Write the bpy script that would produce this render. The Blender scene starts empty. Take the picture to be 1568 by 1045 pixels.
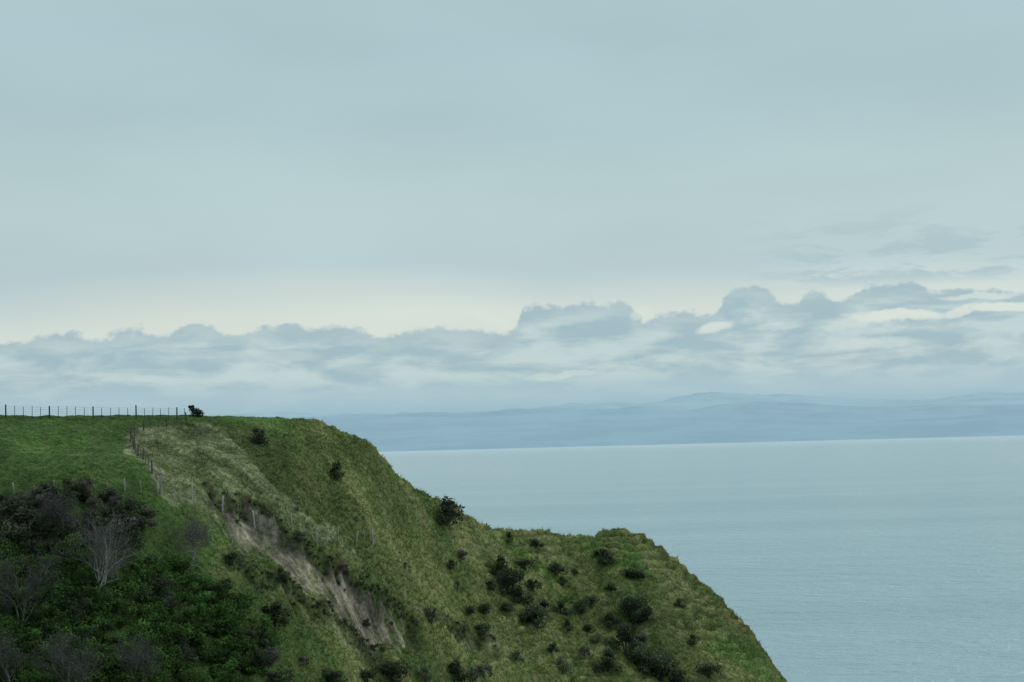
import bpy, math, numpy as np
from mathutils import Matrix, Vector
rng=np.random.default_rng(7)
S=bpy.context.scene
CZ=100.0
F=2926.0
# ---------------------------------------------------------------- camera
pitch=math.radians(3.023); roll=math.radians(-1.465)
Rm=Matrix.Rotation(math.pi/2+pitch,3,'X') @ Matrix.Rotation(roll,3,'Z')
R=np.array(Rm)
cd=bpy.data.cameras.new("camera"); cam=bpy.data.objects.new("camera",cd); S.collection.objects.link(cam)
cd.sensor_width=36; cd.lens=36*F/1568; cd.clip_start=0.5; cd.clip_end=400000
cam.matrix_world=Matrix.Translation((0,0,CZ)) @ Rm.to_4x4()
S.camera=cam
def sight(u,v):
    u=np.asarray(u,float); v=np.asarray(v,float)
    d=np.stack([(u-784)/F,-(v-522.5)/F,-np.ones_like(u)],-1)
    return d@R.T
def azel(u,v):
    d=sight(u,v); return np.degrees(np.arctan2(d[...,0],d[...,1])), np.degrees(np.arctan2(d[...,2],np.hypot(d[...,0],d[...,1])))
# ---------------------------------------------------------------- noise
TB=rng.random((8,256,256))
def vn(x,y,k=0):
    xi=np.floor(x).astype(int); yi=np.floor(y).astype(int); fx=x-xi; fy=y-yi
    fx=fx*fx*(3-2*fx); fy=fy*fy*(3-2*fy); T=TB[k%8]
    a=T[xi&255,yi&255]; b=T[(xi+1)&255,yi&255]; c=T[xi&255,(yi+1)&255]; d=T[(xi+1)&255,(yi+1)&255]
    return (a*(1-fx)+b*fx)*(1-fy)+(c*(1-fx)+d*fx)*fy-0.5
def fbm(x,y,o=4,k=0):
    s=0;a=1
    for i in range(o):
        s=s+a*vn(x*2**i+17.3*i,y*2**i+9.1*i,k+i); a*=0.5
    return s
def sst(a,b,x):
    t=np.clip((x-a)/(b-a),0,1); return t*t*(3-2*t)
# ---------------------------------------------------------------- ridge
sil=[(-700,650,175),(-300,640,185),(0,636,195),(100,637,198),(200,636,200),(300,636,204),(400,638,210),(470,641,214),(495,645,216),(508,654,216),(525,663,217),(548,670,219),(572,680,221),(580,692,221.5),(595,708,222),
(608,727,224),(650,754,228),(690,772,232),(720,792,236),(750,806,240),(790,812,245),(840,812,250),(865,820,253),(885,821,255),(915,818,257),(940,810,259),(970,811,261),(990,822,262),(1030,850,262),
(1060,880,261),(1100,910,258),(1125,940,256),(1155,970,253),(1180,1010,250),(1208,1045,247),(1260,1130,244),(1400,1400,240),(1700,2200,235)]
P=[]
for u,v,Y in sil:
    d=sight(u,v); P.append(d*(Y/d[1]))
P=np.array(P)
xs=np.linspace(-400,300,2801)
zr=np.interp(xs,P[:,0],P[:,2]); zr[xs>P[-1,0]]=P[-1,2]-1.2*(xs[xs>P[-1,0]]-P[-1,0])
yr=np.interp(xs,P[:,0],P[:,1])
def gs(a,sig):
    k=np.arange(-int(4*sig/.25),int(4*sig/.25)+1)*.25; w=np.exp(-k*k/2/sig/sig); w/=w.sum()
    return np.convolve(np.pad(a,len(k)//2,mode='edge'),w,'valid')
zr0=gs(zr,0.25)+fbm(xs/1.7,xs*0+3.3,4,5)*0.28*sst(-25,-10,xs); zr1=gs(zr,6.0); yrs=gs(yr,4.0)
def softp(x,w): 
    return w*np.logaddexp(0,x/w)
def base_h(x,y):
    Y=np.interp(x,xs,yrs); s=Y-y
    k=sst(3,26,s)
    xx=x-0.25*np.clip(s-6,0,60)*sst(-10,20,x)*0.6
    Z=np.interp(x,xs,zr0)*(1-k)+np.interp(xx,xs,zr1)*k
    L=1-sst(-36,-8,x)
    a1=0.19*L+0.50*(1-L); a2=0.62*L+0.60*(1-L); sb=29.0*L+22*(1-L)
    g=a1*s+(a2-a1)*(softp(s-sb,3.0)-softp(-sb,3.0))
    t=np.clip(-s,0,None)
    gb=(0.06*L+0.9*(1-L))*t+ 1.3*softp(t-14*L-3,1.5)-1.3*softp(-14*L-3,1.5)
    g=np.where(s>0,g,gb)
    und=fbm(x/17+3,y/17,3,1)*2.9*sst(3,22,s)+fbm(x/6,y/6,3,2)*0.9*sst(2,12,s)
    xr=x+0.35*s+fbm(x/9,y/9,2,6)*4
    und=und-(1-np.abs(fbm(xr/6.5,y/14,2,3))*2.4)*1.3*sst(4,18,s)*(.35+.65*sst(-30,-15,x))+0.95*sst(4,18,s)*(.35+.65*sst(-30,-15,x))
    hill=Z-g+und
    camh=-2.2-0.5*np.clip(y,0,None)+0.08*np.clip(-y,0,200)-0.8*np.clip(x-30,0,None)+fbm(x/15,y/15,3,3)*sst(5,40,np.hypot(x,y))*2
    fl=-62-0.35*np.clip(x,0,None)+0*x
    return np.maximum(np.maximum(hill,camh),fl)
def p2g(u,v,f=base_h):
    u=np.atleast_1d(np.asarray(u,float)); v=np.atleast_1d(np.asarray(v,float))
    d=sight(u,v); d=d/d[:,1:2]
    T=np.arange(110,275,0.25)
    X=d[:,0:1]*T; Z=d[:,2:3]*T; H=f(X,np.broadcast_to(T,X.shape))
    hit=(Z<H); i=np.argmax(hit,1); i=np.where(hit.any(1),i,len(T)-1)
    t=T[i]; return np.stack([d[:,0]*t,t],1)
def polyd(px,py,pts):
    best=np.full(px.shape,1e9); sg=np.zeros(px.shape); par=np.zeros(px.shape); n=len(pts)-1
    for i in range(n):
        a=pts[i]; b=pts[i+1]; e=b-a; l=(e@e)+1e-9
        t=((px-a[0])*e[0]+(py-a[1])*e[1])/l; tc=np.clip(t,0,1)
        dx=px-a[0]-tc*e[0]; dy=py-a[1]-tc*e[1]; d=np.hypot(dx,dy)
        c=e[0]*dy-e[1]*dx
        m=d<best; best=np.where(m,d,best); sg=np.where(m,np.sign(c),sg); par=np.where(m,(i+tc)/n,par)
    return best*np.where(sg>=0,1,-1),par
def polyin(px,py,pts):
    ins=np.zeros(px.shape,bool); n=len(pts)
    for i in range(n):
        x1,y1=pts[i]; x2,y2=pts[(i+1)%n]
        c=((y1>py)!=(y2>py))&(px<(x2-x1)*(py-y1)/(y2-y1+1e-12)+x1); ins^=c
    return ins
def pm(l):
    l=np.array(l,float); return p2g(l[:,0],l[:,1])
edge1=pm([(308,750),(335,757),(360,767),(400,785),(425,808),(450,825),(490,850),(520,874),(545,890),(600,920),(640,945)])
edge2=pm([(425,882),(455,900),(480,925),(530,950),(580,972)])
edge3=pm([(360,868),(400,880),(440,884)])
edge4=pm([(680,955),(730,975),(760,985)])
def terr(x,y,h):
    q=(sst(-26,0,x)*0.85+0.15)*sst(120,140,y)*(.35+sst(-.2,.3,fbm(x/8,y/8,2,7)))
    return q,np.sin((h+0.06*x+fbm(x/9,y/9,4,6)*2.0)*2*math.pi/1.0)
def full_h(x,y):
    h=base_h(x,y)
    q,sn=terr(x,y,h)
    for e,dp,w1,w2 in ((edge1,1.3,2.6,6.0),(edge2,1.0,1.0,4.0),(edge3,0.5,1,3.0),(edge4,0.7,1,3.0)):
        wx=x+fbm(x/2.2,y/2.2,3,4)*1.3; wy=y+fbm(x/2.2+40,y/2.2,3,5)*1.3
        sd,par=polyd(wx,wy,e); d=-sd
        tp=sst(0,0.06,par)*(1-sst(0.9,1,par))
        h=h-dp*sst(-0.05,0.55,d)*(1-sst(w1,w2,d))*tp
        h=h+0.22*np.exp(-((d+0.5)/0.6)**2)*tp
    h=h+q*0.22*sn
    h=h+fbm(x/1.3,y/1.3,3,2)*0.36*(0.3+0.7*sst(-40,-20,x))+fbm(x/0.5,y/0.5,2,3)*0.12
    return h
# ---------------------------------------------------------------- mesh helper
def mk(name,V,Fc,col=None,mat=None,smooth=False,link=True):
    me=bpy.data.meshes.new(name); V=np.asarray(V,np.float32); Fc=np.asarray(Fc,np.int32)
    me.vertices.add(len(V)); me.vertices.foreach_set('co',V.ravel())
    k=Fc.shape[1]; me.loops.add(Fc.size); me.loops.foreach_set('vertex_index',Fc.ravel())
    me.polygons.add(len(Fc)); me.polygons.foreach_set('loop_start',np.arange(0,Fc.size,k,dtype=np.int32))
    me.update(calc_edges=True); me.validate()
    if smooth: me.polygons.foreach_set('use_smooth',np.ones(len(Fc),bool))
    if col is not None:
        a=me.color_attributes.new('tint','FLOAT_COLOR','POINT'); c=np.ones((len(V),4),np.float32); c[:,:3]=col; a.data.foreach_set('color',c.ravel())
    if mat: me.materials.append(mat)
    if not link: return me
    o=bpy.data.objects.new(name,me); S.collection.objects.link(o); return o
# ---------------------------------------------------------------- node helpers
def mat_new(n):
    m=bpy.data.materials.new(n); m.use_nodes=True; nt=m.node_tree; nt.nodes.clear(); return m,nt
class NB:
    def __init__(s,nt): s.nt=nt
    def n(s,t,**k):
        x=s.nt.nodes.new(t)
        for a,b in k.items(): setattr(x,a,b)
        return x
    def put(s,sock,v):
        if isinstance(v,bpy.types.NodeSocket): s.nt.links.new(v,sock)
        elif v is not None:
            if sock.type=='RGBA' and len(v)==3: v=(*v,1)
            sock.default_value=v
    def m(s,op,a,b=None,c=None,clamp=False):
        x=s.n('ShaderNodeMath',operation=op,use_clamp=clamp); s.put(x.inputs[0],a)
        if b is not None: s.put(x.inputs[1],b)
        if c is not None: s.put(x.inputs[2],c)
        return x.outputs[0]
    def mix(s,f,a,b,bt='MIX'):
        x=s.n('ShaderNodeMix',data_type='RGBA',blend_type=bt); s.put(x.inputs[0],f); s.put(x.inputs[6],a); s.put(x.inputs[7],b); return x.outputs[2]
    def ss(s,x,a,b,lo=0.,hi=1.):
        r=s.n('ShaderNodeMapRange',interpolation_type='SMOOTHSTEP'); s.put(r.inputs[0],x)
        for i,v in zip((1,2,3,4),(a,b,lo,hi)): s.put(r.inputs[i],v)
        return r.outputs[0]
    def noise(s,vec,sc,det=4,ro=.5,dist=0):
        x=s.n('ShaderNodeTexNoise'); s.put(x.inputs['Vector'],vec); x.inputs['Scale'].default_value=sc; x.inputs['Detail'].default_value=det
        x.inputs['Roughness'].default_value=ro; x.inputs['Distortion'].default_value=dist; return x.outputs[0]
    def comb(s,x,y,z=0.):
        c=s.n('ShaderNodeCombineXYZ'); s.put(c.inputs[0],x); s.put(c.inputs[1],y); s.put(c.inputs[2],z); return c.outputs[0]
def lin(r,g,b):
    f=lambda c:(c/255/12.92 if c<=10.3 else ((c/255+.055)/1.055)**2.4)
    return (f(r),f(g),f(b))
def tint_mat(name,rough=0.9,amt=0.35,sc=3.0,trans=0.0):
    m,nt=mat_new(name); b=NB(nt)
    at=b.n('ShaderNodeAttribute',attribute_name='tint'); g=b.n('ShaderNodeNewGeometry')
    n1=b.noise(g.outputs['Position'],sc,3,.65); f=b.ss(n1,.3,.7,1-amt,1+amt)
    vv=b.n('ShaderNodeVectorMath',operation='SCALE'); b.put(vv.inputs[0],at.outputs['Color']); b.put(vv.inputs['Scale'],f)
    p=b.n('ShaderNodeBsdfPrincipled'); b.put(p.inputs['Base Color'],vv.outputs[0]); p.inputs['Roughness'].default_value=rough
    p.inputs['Specular IOR Level'].default_value=0.15
    o=b.n('ShaderNodeOutputMaterial')
    if trans:
        t=b.n('ShaderNodeBsdfTranslucent'); b.put(t.inputs[0],vv.outputs[0]); mx=b.n('ShaderNodeMixShader'); mx.inputs[0].default_value=trans
        nt.links.new(p.outputs[0],mx.inputs[1]); nt.links.new(t.outputs[0],mx.inputs[2]); nt.links.new(mx.outputs[0],o.inputs[0])
    else: nt.links.new(p.outputs[0],o.inputs[0])
    return m,b,p
# ---------------------------------------------------------------- terrain colours
track=pm([(330,655),(270,656),(228,660),(205,672),(205,684),(222,704),(242,728),(252,755),(300,762)])
scrub_poly=pm([(-60,760),(60,742),(120,735),(200,750),(232,790),(290,805),(310,870),(370,900),(420,955),(440,1045),(430,1200),(-60,1200)])
rough_poly=pm([(232,655),(330,650),(390,720),(450,790),(560,850),(500,850),(450,825),(400,785),(360,767),(300,748),(250,755),(236,722),(215,700),(198,682),(200,668)])
def soil_mask(x,y):
    wx=x+fbm(x/1.6,y/1.6,3,1)*1.6; wy=y+fbm(x/1.6+20,y/1.6,3,2)*1.6
    sd,par=polyd(wx,wy,edge1); d=-sd
    w=.7+2.1*np.sin(np.clip(par,0,1)*math.pi)**0.8
    m=sst(0.0,.3,d)*(1-sst(w,w+1.6,d))*sst(0,.05,par)*(1-sst(.85,1,par))
    m=m*sst(-.33,.02,fbm(x/1.4,y/.9,4,5)+0.08)
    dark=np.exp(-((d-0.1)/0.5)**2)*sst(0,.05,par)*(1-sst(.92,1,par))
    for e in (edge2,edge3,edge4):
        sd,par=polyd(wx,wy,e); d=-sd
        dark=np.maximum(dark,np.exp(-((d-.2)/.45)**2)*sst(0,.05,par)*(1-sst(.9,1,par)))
        m=np.maximum(m,.6*np.exp(-((d-.9)/.5)**2)*sst(0,.1,par)*(1-sst(.85,1,par))*sst(-.1,.2,fbm(x/.9,y/.9,2,5)))
    return m,dark
def tcol(x,y):
    G=lambda *c:np.array(c)
    n1=fbm(x/7,y/7,4,1); n2=fbm(x/2.2,y/2.2,4,4); n3=fbm(x/.8,y/.8,3,6); n4=fbm(x/14+9,y/14,3,7)
    A=G(.060,.105,.024); B=G(.112,.138,.042); Cc=G(.215,.240,.120); D=G(.078,.140,.032)
    r=sst(-36,-8,x)
    c=A[None]*(1-r[...,None])+B[None]*r[...,None]
    gmix=sst(-.05,.35,n1)[...,None]*0.75; c=c*(1-gmix)+D*gmix
    q,sn=terr(x,y,base_h(x,y))
    smix=(sst(-.02,.4,n2+.22*sn*q)*(.12+.45*r))[...,None]; c=c*(1-smix)+G(.18,.165,.075)*smix
    c=c*(1+.6*n4[...,None])*(1+.20*(q*sn)[...,None])
    wx=x+n2*2.2; wy=y+n1*4
    rp=polyin(wx,wy,rough_poly)
    rm=np.where(rp,.48+.5*sst(-.3,.3,n2),0.0)[...,None]
    c=c*(1-rm)+Cc*rm
    sd,_=polyd(x+n3*.5,y+n3*.5,track); tk=(.65*np.exp(-(sd/.8)**2)*sst(-.4,.15,n2))[...,None]; c=c*(1-tk)+G(.23,.23,.14)*tk
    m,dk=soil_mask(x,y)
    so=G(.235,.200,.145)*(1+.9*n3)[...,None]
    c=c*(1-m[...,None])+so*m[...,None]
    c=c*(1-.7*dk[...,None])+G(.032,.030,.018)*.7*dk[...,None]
    sp=polyin(x,y,scrub_poly)[...,None]*.5
    c=c*(1-sp)+G(.050,.088,.024)*sp
    return np.clip(c*(1+.35*n3+.3*n2)[...,None],.004,1)
def axis(fine0,fine1,st,lo,hi,g=1.12):
    a=list(np.arange(fine0,fine1,st)); s=st
    while a[-1]<hi: s*=g; a.append(a[-1]+s)
    l=[];s=st;v=fine0
    while v>lo: s*=g; v-=s; l.append(v)
    return np.array(l[::-1]+a)
ax=axis(-62,45,.25,-380,260); ay=axis(128,268,.25,-120,420)
X,Y=np.meshgrid(ax,ay); H=full_h(X,Y)
Z=np.maximum(H+CZ,-6)
nx,ny=len(ax),len(ay); ii=np.arange(nx*ny).reshape(ny,nx)
Fq=np.stack([ii[:-1,:-1],ii[:-1,1:],ii[1:,1:],ii[1:,:-1]],-1).reshape(-1,4)
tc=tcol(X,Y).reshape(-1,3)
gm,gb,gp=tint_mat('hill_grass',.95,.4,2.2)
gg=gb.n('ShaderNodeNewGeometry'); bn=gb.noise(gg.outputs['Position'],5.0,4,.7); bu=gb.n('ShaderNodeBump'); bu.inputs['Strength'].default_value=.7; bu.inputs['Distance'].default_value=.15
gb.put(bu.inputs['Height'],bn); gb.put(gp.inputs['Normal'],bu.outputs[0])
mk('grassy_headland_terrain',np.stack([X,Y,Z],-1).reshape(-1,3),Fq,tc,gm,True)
# ---------------------------------------------------------------- grass tufts
N=110000
u=rng.uniform(-40,1240,N*2); T=rng.uniform(140,264,N*2)
x=(u-784)/F*T; Yr=np.interp(x,xs,yrs)
k=(T<Yr+1.0)&(Yr-T<62); x=x[k][:N]; y=T[k][:N]; z=full_h(x,y)+CZ
m,dk=soil_mask(x,y); k=rng.random(len(x))>m*.95; x,y,z,dk=x[k],y[k],z[k],dk[k]
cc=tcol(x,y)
rg=sst(-36,-12,x); rp=polyin(x,y,rough_poly)
hh=(.07+.13*rg+.13*rp)*rng.uniform(.5,1.5,len(x))*(1+1.0*(rng.random(len(x))<.07)*(.3+rg))*(1+dk)
NBL=4; n=len(x)
base=np.repeat(np.stack([x,y,z-.04],1),NBL,0); hb=np.repeat(hh,NBL)*rng.uniform(.7,1.2,n*NBL)
an=rng.uniform(0,2*np.pi,n*NBL); dx=np.cos(an); dy=np.sin(an); off=rng.uniform(0,.14,n*NBL)
base[:,0]+=dx*off; base[:,1]+=dy*off
w=rng.uniform(.02,.05,n*NBL); le=rng.uniform(.3,1.0,n*NBL)*hb
V=np.empty((n*NBL,3,3)); V[:,0]=base; V[:,1]=base; V[:,2]=base
V[:,0,0]-=dy*w; V[:,0,1]+=dx*w; V[:,1,0]+=dy*w; V[:,1,1]-=dx*w
V[:,2,0]+=dx*le; V[:,2,1]+=dy*le; V[:,2,2]+=hb
tc=np.repeat(cc,NBL,0)*rng.uniform(.85,1.6,(n*NBL,1)); straw=rng.random((n*NBL,1))<(.03+.07*np.repeat(rg,NBL)[:,None])
tc=np.where(straw,np.array([[.21,.195,.10]])*rng.uniform(.6,1.2,(n*NBL,1)),tc)
bm_,_,_=tint_mat('grass_blades',.8,.1,1.0,.35)
mk('grass',V.reshape(-1,3),np.arange(n*NBL*3).reshape(-1,3),np.repeat(tc,3,0),bm_)
# ---------------------------------------------------------------- foliage
def leaves(C,size,col):
    n=len(C); a=rng.normal(size=(n,3)); a/=np.linalg.norm(a,axis=1,keepdims=True); b=rng.normal(size=(n,3)); b-=a*(a*b).sum(1,keepdims=True); b/=np.linalg.norm(b,axis=1,keepdims=True)
    s=(size*rng.uniform(.6,1.4,n))[:,None]
    V=np.stack([C-a*s,C-b*s*.5,C+a*s,C+b*s*.5],1).reshape(-1,3)
    return V,np.arange(n*4).reshape(-1,4),np.repeat(col,4,0)
def clump(c,r,n,col,flat=.8):
    d=rng.normal(size=(n,3)); d/=np.linalg.norm(d,axis=1,keepdims=True)
    lump=1+.28*np.sin(d[:,0]*5+c[0]*3)*np.cos(d[:,1]*4+c[1])+.22*np.sin(d[:,2]*7+c[0])
    rr=r*rng.uniform(.35,1,n)**.5*lump
    p=np.array(c)+d*rr[:,None]*np.array([1,1,flat])
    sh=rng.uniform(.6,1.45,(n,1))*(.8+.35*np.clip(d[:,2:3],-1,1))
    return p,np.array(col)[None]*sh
def tube(path,rad,sides=5):
    path=np.array(path); V=[];Fc=[]
    for i,p in enumerate(path):
        t=path[min(i+1,len(path)-1)]-path[max(i-1,0)]; t=t/(np.linalg.norm(t)+1e-9)
        a=np.cross(t,[.3,.9,.1]); a/=np.linalg.norm(a)+1e-9; b=np.cross(t,a)
        for k in range(sides):
            q=2*math.pi*k/sides; V.append(p+rad[i]*(math.cos(q)*a+math.sin(q)*b))
    for i in range(len(path)-1):
        for k in range(sides): Fc.append([i*sides+k,i*sides+(k+1)%sides,(i+1)*sides+(k+1)%sides,(i+1)*sides+k])
    return np.array(V),np.array(Fc)
def joinm(parts):
    V=[];Fc=[];C=[];o=0
    for v,f,c in parts:
        V.append(v);Fc.append(f+o);C.append(c);o+=len(v)
    return np.vstack(V),np.vstack(Fc),np.vstack(C)
lm,_,_=tint_mat('foliage',.6,.35,1.2,.3)
bark,_,_=tint_mat('bark',.9,.3,6)
def branches(maxlev,h,spread,seed,col,lean=(0,0),thin=1.0):
    rs=np.random.default_rng(seed); parts=[]; tips=[]
    def grow(p,d,L,r,lev):
        n=4; path=[p]; rad=[r]; q=p.copy(); dd=d.copy()
        for i in range(n):
            dd=dd+rs.normal(size=3)*.16+np.array([0,0,.04]); dd/=np.linalg.norm(dd); q=q+dd*L/n; path.append(q.copy()); rad.append(r*(1-.42*(i+1)/n))
        v,f=tube(path,rad,5 if lev<2 else 3); sh=(1.0,.9,.65,.5,.45)[min(lev,4)]
        parts.append((v,f,np.tile(np.array(col)*sh,(len(v),1))))
        if lev>=maxlev: tips.append(q); tips.append(path[2]); return
        for k in range(rs.integers(3,6) if lev>0 else 5):
            e=dd*1.1+rs.normal(size=3)*spread; e[2]=abs(e[2])*.85+.15; e/=np.linalg.norm(e)
            s=path[rs.integers(1 if lev else 2,n+1)] if k else q
            grow(np.array(s),e,L*rs.uniform(.55,.8),max(r*.5,.007),lev+1)
    for j in range(rs.integers(2,4)):
        d=np.array([lean[0]+rs.normal()*.3,lean[1]+rs.normal()*.3,1.]); d/=np.linalg.norm(d)
        grow(np.array([rs.normal()*.1,rs.normal()*.1,-.2]),d,h*.36,h*.013*thin,0)
    return parts,tips
def shrub_mesh(seed,nl=1900,col=(.084,.104,.054),tall=1.0):
    rs=np.random.default_rng(seed); P_=[];C_=[]
    for i in range(rs.integers(9,15)):
        a=rs.uniform(0,6.28); r=rs.uniform(0,.85); c=(math.cos(a)*r,math.sin(a)*r*.9,rs.uniform(.1,.95)*tall*(1-.5*r))
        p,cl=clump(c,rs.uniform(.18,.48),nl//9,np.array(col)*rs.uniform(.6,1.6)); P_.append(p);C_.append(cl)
    P_=np.vstack(P_);C_=np.vstack(C_); k=P_[:,2]>-.15; P_=P_[k];C_=C_[k]
    parts=[leaves(P_,.055,C_)]
    for i in range(5):
        a=rs.uniform(0,6.28); e=np.array([math.cos(a)*.4,math.sin(a)*.4,.75*tall]); v,f=tube([[0,0,-.2],e*.5+[0,0,.05],e],[.045,.03,.01]); parts.append((v,f,np.tile([.09,.08,.065],(len(v),1))))
    V,Fc,C=joinm(parts); return mk('shrub_mesh',V,Fc,C,lm,link=False)
variants=[shrub_mesh(i,tall=t) for i,t in zip(range(20,28),(1.,1.3,.8,1.1,.9,1.4,.75,.95))]
greyv=[shrub_mesh(40,900,(.16,.155,.125)),shrub_mesh(41,900,(.135,.15,.095))]
sh=[(398,680,17,0),(514,737,16,0),(683,802,25,0),(780,912,30,0),(765,880,20,0),(740,940,18,0),(822,962,26,0),(890,942,19,0),(968,945,24,0),(925,864,18,0),(967,886,16,0),
(820,838,12,0),(850,878,13,0),(1010,1042,34,0),(960,1008,28,0),(600,1045,26,0),(660,956,22,1),(355,866,15,0),(420,958,24,0),(705,858,12,1),(802,872,15,0),(900,968,12,0),(935,905,9,0),(990,950,18,0),
(740,975,14,0),(700,905,11,1),(860,895,9,0),(560,960,9,0),(458,830,11,1),(520,885,12,1),(505,1045,22,0),(465,1020,11,1),(370,795,9,1),(430,890,11,0),(1085,1040,16,0),(860,1030,16,1),(790,1010,12,1),(740,1035,18,1),
(1060,985,9,0),(1040,930,8,0),(880,880,8,0),(815,905,14,0),(775,935,15,0),(845,1000,10,0),(780,832,9,0),(690,870,9,0),(620,870,7,1),(545,800,6,1),(860,940,13,0),(935,960,13,0),(720,945,11,0),(455,786,7,1),
(795,925,20,0),(700,1045,24,0),(930,1030,22,0),(650,1048,16,1),(800,955,14,0),(905,930,12,0),(750,905,10,0),(990,1030,20,0),(980,985,14,1),(560,1050,18,0),(895,1005,12,1),(1040,1050,20,0),(835,930,10,0),(870,965,9,0),(912,985,11,0),(380,985,16,0),(395,1020,20,0),(345,905,14,0)]
pts=p2g([s[0] for s in sh],[s[1] for s in sh],full_h)
for (su,sv,sr,g),(px,py) in zip(sh,pts):
    me=greyv[rng.integers(2)] if g else variants[rng.integers(8)]
    o=bpy.data.objects.new('shrub',me); S.collection.objects.link(o)
    r=sr*py/F*1.22; o.location=(px,py,full_h(np.array(px),np.array(py))+CZ-.05); o.scale=(r*rng.uniform(.9,1.25),r*rng.uniform(.9,1.2),r*rng.uniform(.9,1.2)); o.rotation_euler=(0,0,rng.uniform(0,6.28))
rx,ry=p2g([300],[637.5],full_h)[0]
parts,tips=branches(2,1.5,.5,5,(.06,.05,.04),(-.3,0))
P_=[];C_=[]
for c,r in (((-.35,0,.75),.28),((-.1,.1,.5),.38),((.2,0,.45),.38),((.42,0,.25),.34),((0,0,.25),.45),((-.3,.1,.95),.14),((-.55,0,.95),.12)):
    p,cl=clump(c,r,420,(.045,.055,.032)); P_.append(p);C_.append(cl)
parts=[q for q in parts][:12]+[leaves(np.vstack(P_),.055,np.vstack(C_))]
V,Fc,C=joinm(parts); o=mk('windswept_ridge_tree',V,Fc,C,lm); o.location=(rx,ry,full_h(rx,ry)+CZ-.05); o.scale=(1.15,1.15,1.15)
# overhanging rank grass and fern along the slip scarps
P_=[];C_=[]
for e,n_ in ((edge1,170),(edge2,70),(edge3,26),(edge4,24)):
    seg=np.r_[0,np.cumsum(np.hypot(*np.diff(e,axis=0).T))]
    for s in rng.uniform(0,seg[-1],n_):
        px=np.interp(s,seg,e[:,0])+abs(rng.normal())*.45-.1; py=np.interp(s,seg,e[:,1])+abs(rng.normal())*.45-.1; z=float(full_h(np.array(px),np.array(py)))+CZ
        if rng.random()<.3: continue
        p,cl=clump((px,py,z+.05),rng.uniform(.15,.42),80,np.array((.06,.07,.033))*rng.uniform(.6,1.5),.6); P_.append(p);C_.append(cl)
V,Fc,C=leaves(np.vstack(P_),.07,np.vstack(C_)); mk('scarp_fern_growth',V,Fc,C,lm)
# scrub mass
P_=[];C_=[]
sp=[(-40,775),(40,765),(85,748),(130,755),(190,770),(225,800),(215,850),(285,880),(300,905),(370,930),(415,985),(425,1060),(400,1180),(-40,1180)]
su=rng.uniform(-40,430,3600); sv=rng.uniform(745,1180,3600)
ok=polyin(su,sv,np.array(sp,float)); clear=polyin(su,sv,np.array([(225,800),(300,800),(300,865),(225,870),(190,900),(140,870),(90,850),(50,845),(75,820),(130,850),(210,860)],float))
k=ok&(~clear|(rng.random(3600)<.15)); su=su[k][:900]; sv=sv[k][:900]
g=p2g(su,sv,full_h)
for (px,py),a,b in zip(g,su,sv):
    r=rng.uniform(.5,1.45); z=float(full_h(np.array(px),np.array(py)))+CZ
    if b<790: r*=.75
    q=rng.random(); nz=fbm(np.array(px/5),np.array(py/5),2,3)
    if b>860 and nz>-.10: col=(.075,.150,.036)
    elif q<.4: col=(.13,.118,.10)
    else: col=(.072,.098,.046)
    col=np.array(col)*rng.uniform(.55,1.4)
    for j in range(3):
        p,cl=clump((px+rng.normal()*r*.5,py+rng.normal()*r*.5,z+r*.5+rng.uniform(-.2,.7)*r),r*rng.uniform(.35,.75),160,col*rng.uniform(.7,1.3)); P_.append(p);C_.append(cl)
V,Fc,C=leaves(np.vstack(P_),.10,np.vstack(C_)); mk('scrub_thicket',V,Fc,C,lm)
# bare trees
bt=[(152,922,150,.36),(35,985,165,.17),(292,872,92,.32),(-5,960,150,.15),(100,1085,130,.20),(205,1085,120,.22),(95,830,85,.16),(20,1070,110,.16)]
g=p2g([b[0] for b in bt],[b[1] for b in bt],full_h)
for i,((bu_,bv,bh,al),(px,py)) in enumerate(zip(bt,g)):
    h=bh*py/F*1.0
    parts,tips=branches(4,h,.55,100+i,(al,al*.96,al*.90))
    tp=np.array(tips); tp=np.vstack([tp+rng.normal(size=tp.shape)*.16 for _ in range(3)])
    parts.append(leaves(tp,.045,np.tile([.12,.108,.10],(len(tp),1))*rng.uniform(.6,1.4,(len(tp),1))))
    V,Fc,C=joinm(parts); V=V*[1,1,h/max(V[:,2].max(),.1)]
    o=mk('bare_tree',V,Fc,C,bark); o.location=(px,py,float(full_h(np.array(px),np.array(py)))+CZ-.1)
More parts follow.
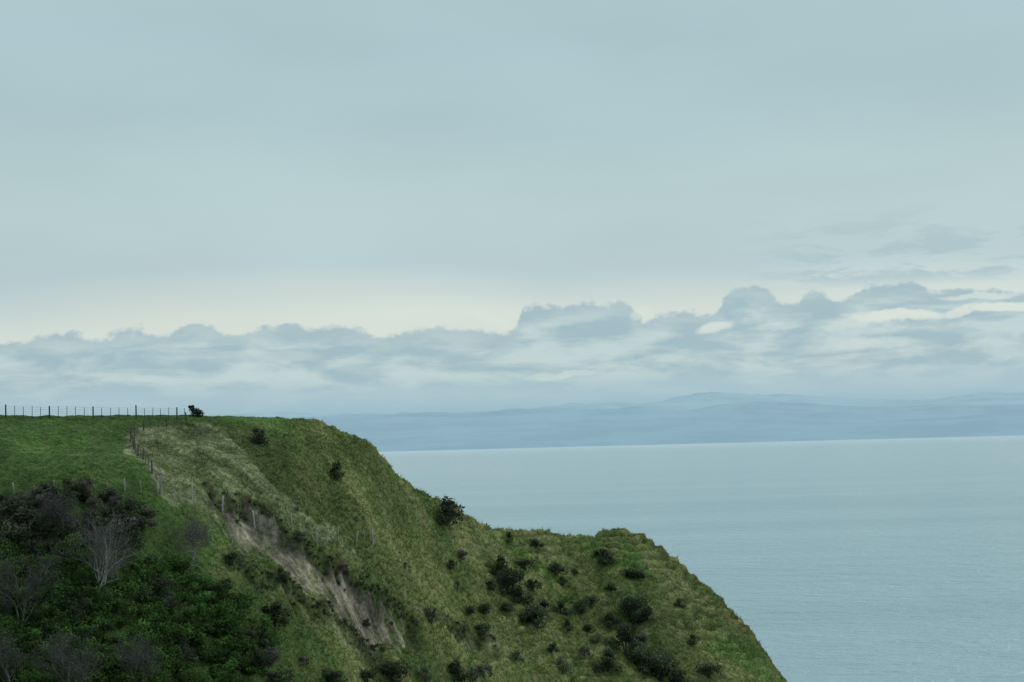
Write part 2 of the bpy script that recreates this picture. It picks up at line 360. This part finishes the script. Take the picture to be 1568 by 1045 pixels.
# ---------------------------------------------------------------- fences
wood,_,_=tint_mat('weathered_timber',.85,.3,9)
def fence(pix,main,sub,hm,hs,rm,rs_,col,name='farm_fence',lean=.03,wires=5,world=None):
    W=p2g([p[0] for p in pix],[p[1] for p in pix],full_h) if world is None else world
    seg=np.hypot(*np.diff(W,axis=0).T); L=np.r_[0,np.cumsum(seg)]
    st=np.arange(0,L[-1],main/ (sub+1)); parts=[]; prev=None
    for i,s in enumerate(st):
        px=np.interp(s,L,W[:,0]); py=np.interp(s,L,W[:,1]); z=float(full_h(np.array(px),np.array(py)))+CZ
        big=(i%(sub+1)==0); h=(hm if big else hs)*rng.uniform(.93,1.05); r=rm if big else rs_
        tx,ty=rng.normal()*lean,rng.normal()*lean
        z0=z-.3 if big else z-.02
        v,f=tube([[px,py,z0],[px+tx*.5,py+ty*.5,z+h*.5],[px+tx,py+ty,z+h-.01],[px+tx,py+ty,z+h]],[r,r*.96,r*.9,r*.3],6)
        parts.append((v,f,np.tile(np.array(col)*rng.uniform(.75,1.2),(len(v),1))))
        pr=np.array([px,py,z]); 
        if prev is not None:
            for w_ in range(wires):
                zz=hs*(.15+.8*w_/(wires-1)); v,f=tube([prev+[0,0,zz],pr+[0,0,zz]],[.007,.007],3); parts.append((v,f,np.tile([.12,.12,.12],(len(v),1))))
        prev=pr
    V,Fc,C=joinm(parts); return mk(name,V,Fc,C,wood)
a=sight([-60,0,100,200,287],[636]*5); tx=a[:,0]/a[:,1]; yy=np.array([192,193.5,196.5,198.5,201.5])
fence(None,4.42,4,1.34,1.18,.085,.034,(.07,.065,.055),world=np.stack([tx*yy,yy],1))
fence([(287,650),(262,655),(238,657),(213,664),(200,676),(214,702),(230,720),(246,756)],3.6,2,1.25,1.0,.085,.035,(.09,.083,.07),lean=.08)
fence([(-40,757),(5,757),(60,760),(120,757),(180,757),(246,758)],3.4,1,1.2,.9,.075,.04,(.31,.30,.26),lean=.06)
fence([(246,758),(316,776),(374,800),(438,820),(505,830),(530,838),(572,836)],4.2,1,1.6,1.1,.095,.04,(.34,.32,.27),lean=.16)
# ---------------------------------------------------------------- sea
m,nt=mat_new('sea_water'); b=NB(nt); g=b.n('ShaderNodeNewGeometry'); sx=b.n('ShaderNodeSeparateXYZ'); b.put(sx.inputs[0],g.outputs['Position'])
X_,Y_=sx.outputs[0],sx.outputs[1]
v1=b.comb(b.m('MULTIPLY',X_,.7),Y_)
w1=b.noise(v1,.15,4,.65); w2=b.noise(v1,.03,2,.55); big=b.noise(b.comb(b.m('MULTIPLY',X_,.0004),b.m('MULTIPLY',Y_,.0020)),1,4,.6)
h=b.m('ADD',w1,b.m('MULTIPLY',w2,2.0)); bp=b.n('ShaderNodeBump'); bp.inputs['Strength'].default_value=1; bp.inputs['Distance'].default_value=3.6; b.put(bp.inputs['Height'],h)
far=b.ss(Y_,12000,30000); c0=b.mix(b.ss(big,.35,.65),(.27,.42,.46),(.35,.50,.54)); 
c1=b.mix(b.ss(Y_,900,7000),c0,(.37,.51,.56)); c1=b.mix(far,c1,(.56,.70,.75))  # far water paled in its base colour to stand for horizon haze
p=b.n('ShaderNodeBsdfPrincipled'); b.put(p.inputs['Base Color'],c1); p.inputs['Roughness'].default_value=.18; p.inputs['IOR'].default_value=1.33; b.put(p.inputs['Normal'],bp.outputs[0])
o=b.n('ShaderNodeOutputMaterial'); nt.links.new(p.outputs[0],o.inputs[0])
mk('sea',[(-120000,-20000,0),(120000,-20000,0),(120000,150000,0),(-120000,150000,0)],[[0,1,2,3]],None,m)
# ---------------------------------------------------------------- distant hills
def hills(name,D,depth,pts,rough,colr,seed,sc):
    uu=np.array([p[0] for p in pts],float); hh=np.array([p[1] for p in pts],float)
    xa=np.linspace(-D*.45,D*.45,900); ya=np.linspace(0,1,26)
    Xh,T_=np.meshgrid(xa,ya); top=np.interp(Xh/D*F+784,uu,hh)*D/F
    nz=fbm(Xh/(sc*4000)+seed,T_*2+seed,6,seed)*rough
    env=np.sin(np.clip(T_,0,1)*math.pi*.5)**.8
    Zh=top*env*(1+nz)+fbm(Xh/900,T_*9,4,seed+2)*top*.10*env-4*(T_<.01)
    jy=D+T_*depth
    n1,n2=len(xa),len(ya); jj=np.arange(n1*n2).reshape(n2,n1); fq=np.stack([jj[:-1,:-1],jj[:-1,1:],jj[1:,1:],jj[1:,:-1]],-1).reshape(-1,4)
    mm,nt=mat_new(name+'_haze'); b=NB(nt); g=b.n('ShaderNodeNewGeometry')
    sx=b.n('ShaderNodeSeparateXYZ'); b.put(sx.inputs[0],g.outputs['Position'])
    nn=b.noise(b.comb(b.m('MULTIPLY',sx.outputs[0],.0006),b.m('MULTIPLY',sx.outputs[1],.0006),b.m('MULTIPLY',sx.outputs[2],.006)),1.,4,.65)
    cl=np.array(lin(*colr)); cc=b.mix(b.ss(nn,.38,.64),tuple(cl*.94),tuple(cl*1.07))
    e=b.n('ShaderNodeEmission'); b.put(e.inputs[0],cc); e.inputs[1].default_value=.80  # airlight haze painted in as emission, the hills themselves do not glow
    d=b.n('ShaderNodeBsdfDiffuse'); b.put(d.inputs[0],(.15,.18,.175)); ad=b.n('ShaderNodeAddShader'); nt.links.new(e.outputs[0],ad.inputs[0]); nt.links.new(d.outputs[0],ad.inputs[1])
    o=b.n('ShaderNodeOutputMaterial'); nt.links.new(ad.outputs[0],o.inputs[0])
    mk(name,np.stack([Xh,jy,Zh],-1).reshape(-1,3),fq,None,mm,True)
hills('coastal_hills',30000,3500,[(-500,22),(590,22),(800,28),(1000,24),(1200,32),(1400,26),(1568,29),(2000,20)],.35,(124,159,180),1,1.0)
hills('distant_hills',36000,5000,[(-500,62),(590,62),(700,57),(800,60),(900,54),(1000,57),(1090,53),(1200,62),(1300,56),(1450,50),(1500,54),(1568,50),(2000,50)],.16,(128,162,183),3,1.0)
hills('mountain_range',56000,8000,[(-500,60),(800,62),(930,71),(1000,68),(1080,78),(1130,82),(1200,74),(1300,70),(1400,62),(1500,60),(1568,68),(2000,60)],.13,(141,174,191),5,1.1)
# ---------------------------------------------------------------- sky / world
W=bpy.data.worlds.new("World"); S.world=W; W.use_nodes=True; nt=W.node_tree; nt.nodes.clear(); b=NB(nt)
W.cycles.sampling_method='MANUAL'; W.cycles.sample_map_resolution=256
tcn=b.n('ShaderNodeTexCoord'); sp_=b.n('ShaderNodeSeparateXYZ'); b.put(sp_.inputs[0],tcn.outputs['Generated'])
az=b.m('MULTIPLY',b.m('ARCTAN2',sp_.outputs[0],sp_.outputs[1]),57.29578)
el=b.m('MULTIPLY',b.m('ARCSINE',sp_.outputs[2]),57.29578)
soft=b.noise(b.comb(b.m('MULTIPLY',az,.05),b.m('MULTIPLY',el,.16)),1.0,2,.5)
e2=b.m('ADD',el,b.m('MULTIPLY',b.m('SUBTRACT',soft,.5),4.0))
rp_=b.n('ShaderNodeValToRGB'); b.put(rp_.inputs[0],b.m('DIVIDE',e2,20.0,clamp=True)); cr=rp_.color_ramp
stops=[(0,(212,222,215)),(3.7,(214,224,216)),(4.5,(199,214,212)),(5.3,(185,206,208)),(8.0,(183,206,208)),(9.6,(175,200,205)),(12,(172,199,204)),(14.5,(177,202,207)),(20,(178,202,208))]
while len(cr.elements)<len(stops): cr.elements.new(.5)
for e,(q,c) in zip(cr.elements,stops): e.position=q/20; e.color=(*lin(*c),1)
deck=rp_.outputs[0]
mott=b.noise(b.comb(b.m('MULTIPLY',az,.10),b.m('MULTIPLY',el,.32),7.),1.0,3,.5)
dv_=b.n('ShaderNodeVectorMath',operation='SCALE'); b.put(dv_.inputs[0],deck); b.put(dv_.inputs['Scale'],b.ss(mott,.3,.7,.97,1.025)); deck=dv_.outputs[0]
ct=[(-200,525),(0,522),(60,516),(100,508),(150,514),(200,503),(255,508),(285,490),(320,494),(362,510),(385,500),(450,494),(480,502),(500,496),(560,505),(600,512),(640,503),(700,500),(745,505),(785,503),(800,470),(850,466),(940,463),(965,466),(985,486),(1010,476),(1060,474),(1085,480),(1105,462),(1125,440),(1160,436),(1185,452),(1215,464),(1245,446),(1290,452),(1330,438),(1400,432),(1425,444),(1500,440),(1568,445),(1800,450)]
A,E=azel([c[0] for c in ct],[c[1] for c in ct])
fc=b.n('ShaderNodeFloatCurve'); cu=fc.mapping.curves[0]; b.put(fc.inputs['Value'],b.m('DIVIDE',b.m('ADD',az,22.),44.,clamp=True))
cu.points[0].location=(0,E[0]/10); cu.points[1].location=(1,E[-1]/10)
for a_,e_ in zip(A,E): cu.points.new((a_+22)/44,e_/10)
fc.mapping.update()
top=b.m('MULTIPLY',fc.outputs[0],10.)
v2=b.comb(az,b.m('MULTIPLY',el,1.4),.3)
n_b=b.noise(v2,1.8,5,.58,.15)
edge=b.m('ADD',b.m('SUBTRACT',top,el),b.m('MULTIPLY',b.m('SUBTRACT',n_b,.5),.75))
bank=b.ss(edge,-.03,.17)
v3=b.comb(b.m('MULTIPLY',az,.45),b.m('MULTIPLY',el,1.7),2.1); n_s=b.noise(v3,1.0,6,.56,.3)
depth=b.m('SUBTRACT',top,el)
body=b.mix(b.ss(n_s,.38,.64),lin(161,188,198),lin(193,211,212))
body=b.mix(b.ss(depth,.1,.75,.62,0.),body,lin(168,191,198))
body=b.mix(b.ss(el,2.2,1.5,0,.75),body,lin(170,198,208))
sky=b.mix(bank,deck,body)
v4=b.comb(b.m('MULTIPLY',az,.35),b.m('MULTIPLY',el,1.5),5.); n_g=b.noise(v4,1.15,5,.6,.4)
n_w=b.m('MULTIPLY',b.m('SUBTRACT',b.noise(v2,.9,4,.6),.5),.5)
def gap(u,v,wu,hv,amp,tilt=0):
    a_,e_=azel(u,v); da=b.m('DIVIDE',b.m('SUBTRACT',az,float(a_)),wu*.01958)
    de=b.m('DIVIDE',b.m('ADD',b.m('SUBTRACT',b.m('SUBTRACT',el,float(e_)),b.m('MULTIPLY',b.m('SUBTRACT',az,float(a_)),tilt)),n_w),hv*.01958)
    r=b.m('ADD',b.m('MULTIPLY',da,da),b.m('MULTIPLY',de,de)); return b.m('MULTIPLY',b.ss(r,1.5,.3),amp)
gaps=[(757,492,34,10,1.,-.3),(1095,503,28,9,.85,.25),(1375,484,80,9,1.,.0),(1540,470,60,8,1.,.0),(1470,476,30,8,.85,.2),(1300,495,40,7,.45,.1),(1340,525,60,9,.45,.0),(1190,500,40,6,.35,.1),(860,574,60,6,.45,.1),(430,548,60,10,.3,0),(1500,453,60,5,.7,0),(980,478,16,8,.6,.3)]
tot=None
for q in gaps:
    x_=gap(*q); tot=x_ if tot is None else b.m('MAXIMUM',tot,x_)
sky=b.mix(tot,sky,lin(215,226,218))
stre=b.m('MULTIPLY',b.m('MULTIPLY',b.ss(n_g,.46,.60),b.ss(az,6.,10.)),b.m('MULTIPLY',b.ss(el,4.2,4.7),b.ss(el,7.0,5.4)))
sky=b.mix(b.m('MULTIPLY',stre,.8),sky,lin(170,194,201))
sky=b.mix(b.ss(el,1.75,.75,0,.95),sky,lin(155,188,201))
st=b.n('ShaderNodeTexSky',sky_type='NISHITA'); st.sun_disc=False; st.sun_elevation=math.radians(42); st.sun_rotation=math.radians(50); st.altitude=100
stv=b.n('ShaderNodeVectorMath',operation='SCALE'); b.put(stv.inputs[0],st.outputs[0]); stv.inputs['Scale'].default_value=.09
sc_=b.mix(.96,stv.outputs[0],sky)
bg=b.n('ShaderNodeBackground'); b.put(bg.inputs[0],sc_); bg.inputs[1].default_value=1.0
o=b.n('ShaderNodeOutputWorld'); nt.links.new(bg.outputs[0],o.inputs[0])
sd=bpy.data.lights.new('sun','SUN'); sd.energy=1.2; sd.angle=math.radians(11); sd.color=(1,.96,.9); so=bpy.data.objects.new('sun',sd); S.collection.objects.link(so)
el_,az_=math.radians(42),math.radians(50)
dv=Vector((math.sin(az_)*math.cos(el_),math.cos(az_)*math.cos(el_),math.sin(el_))); so.rotation_euler=dv.to_track_quat('Z','Y').to_euler()
S.view_settings.view_transform='Standard'; S.view_settings.look='None'; S.view_settings.exposure=0
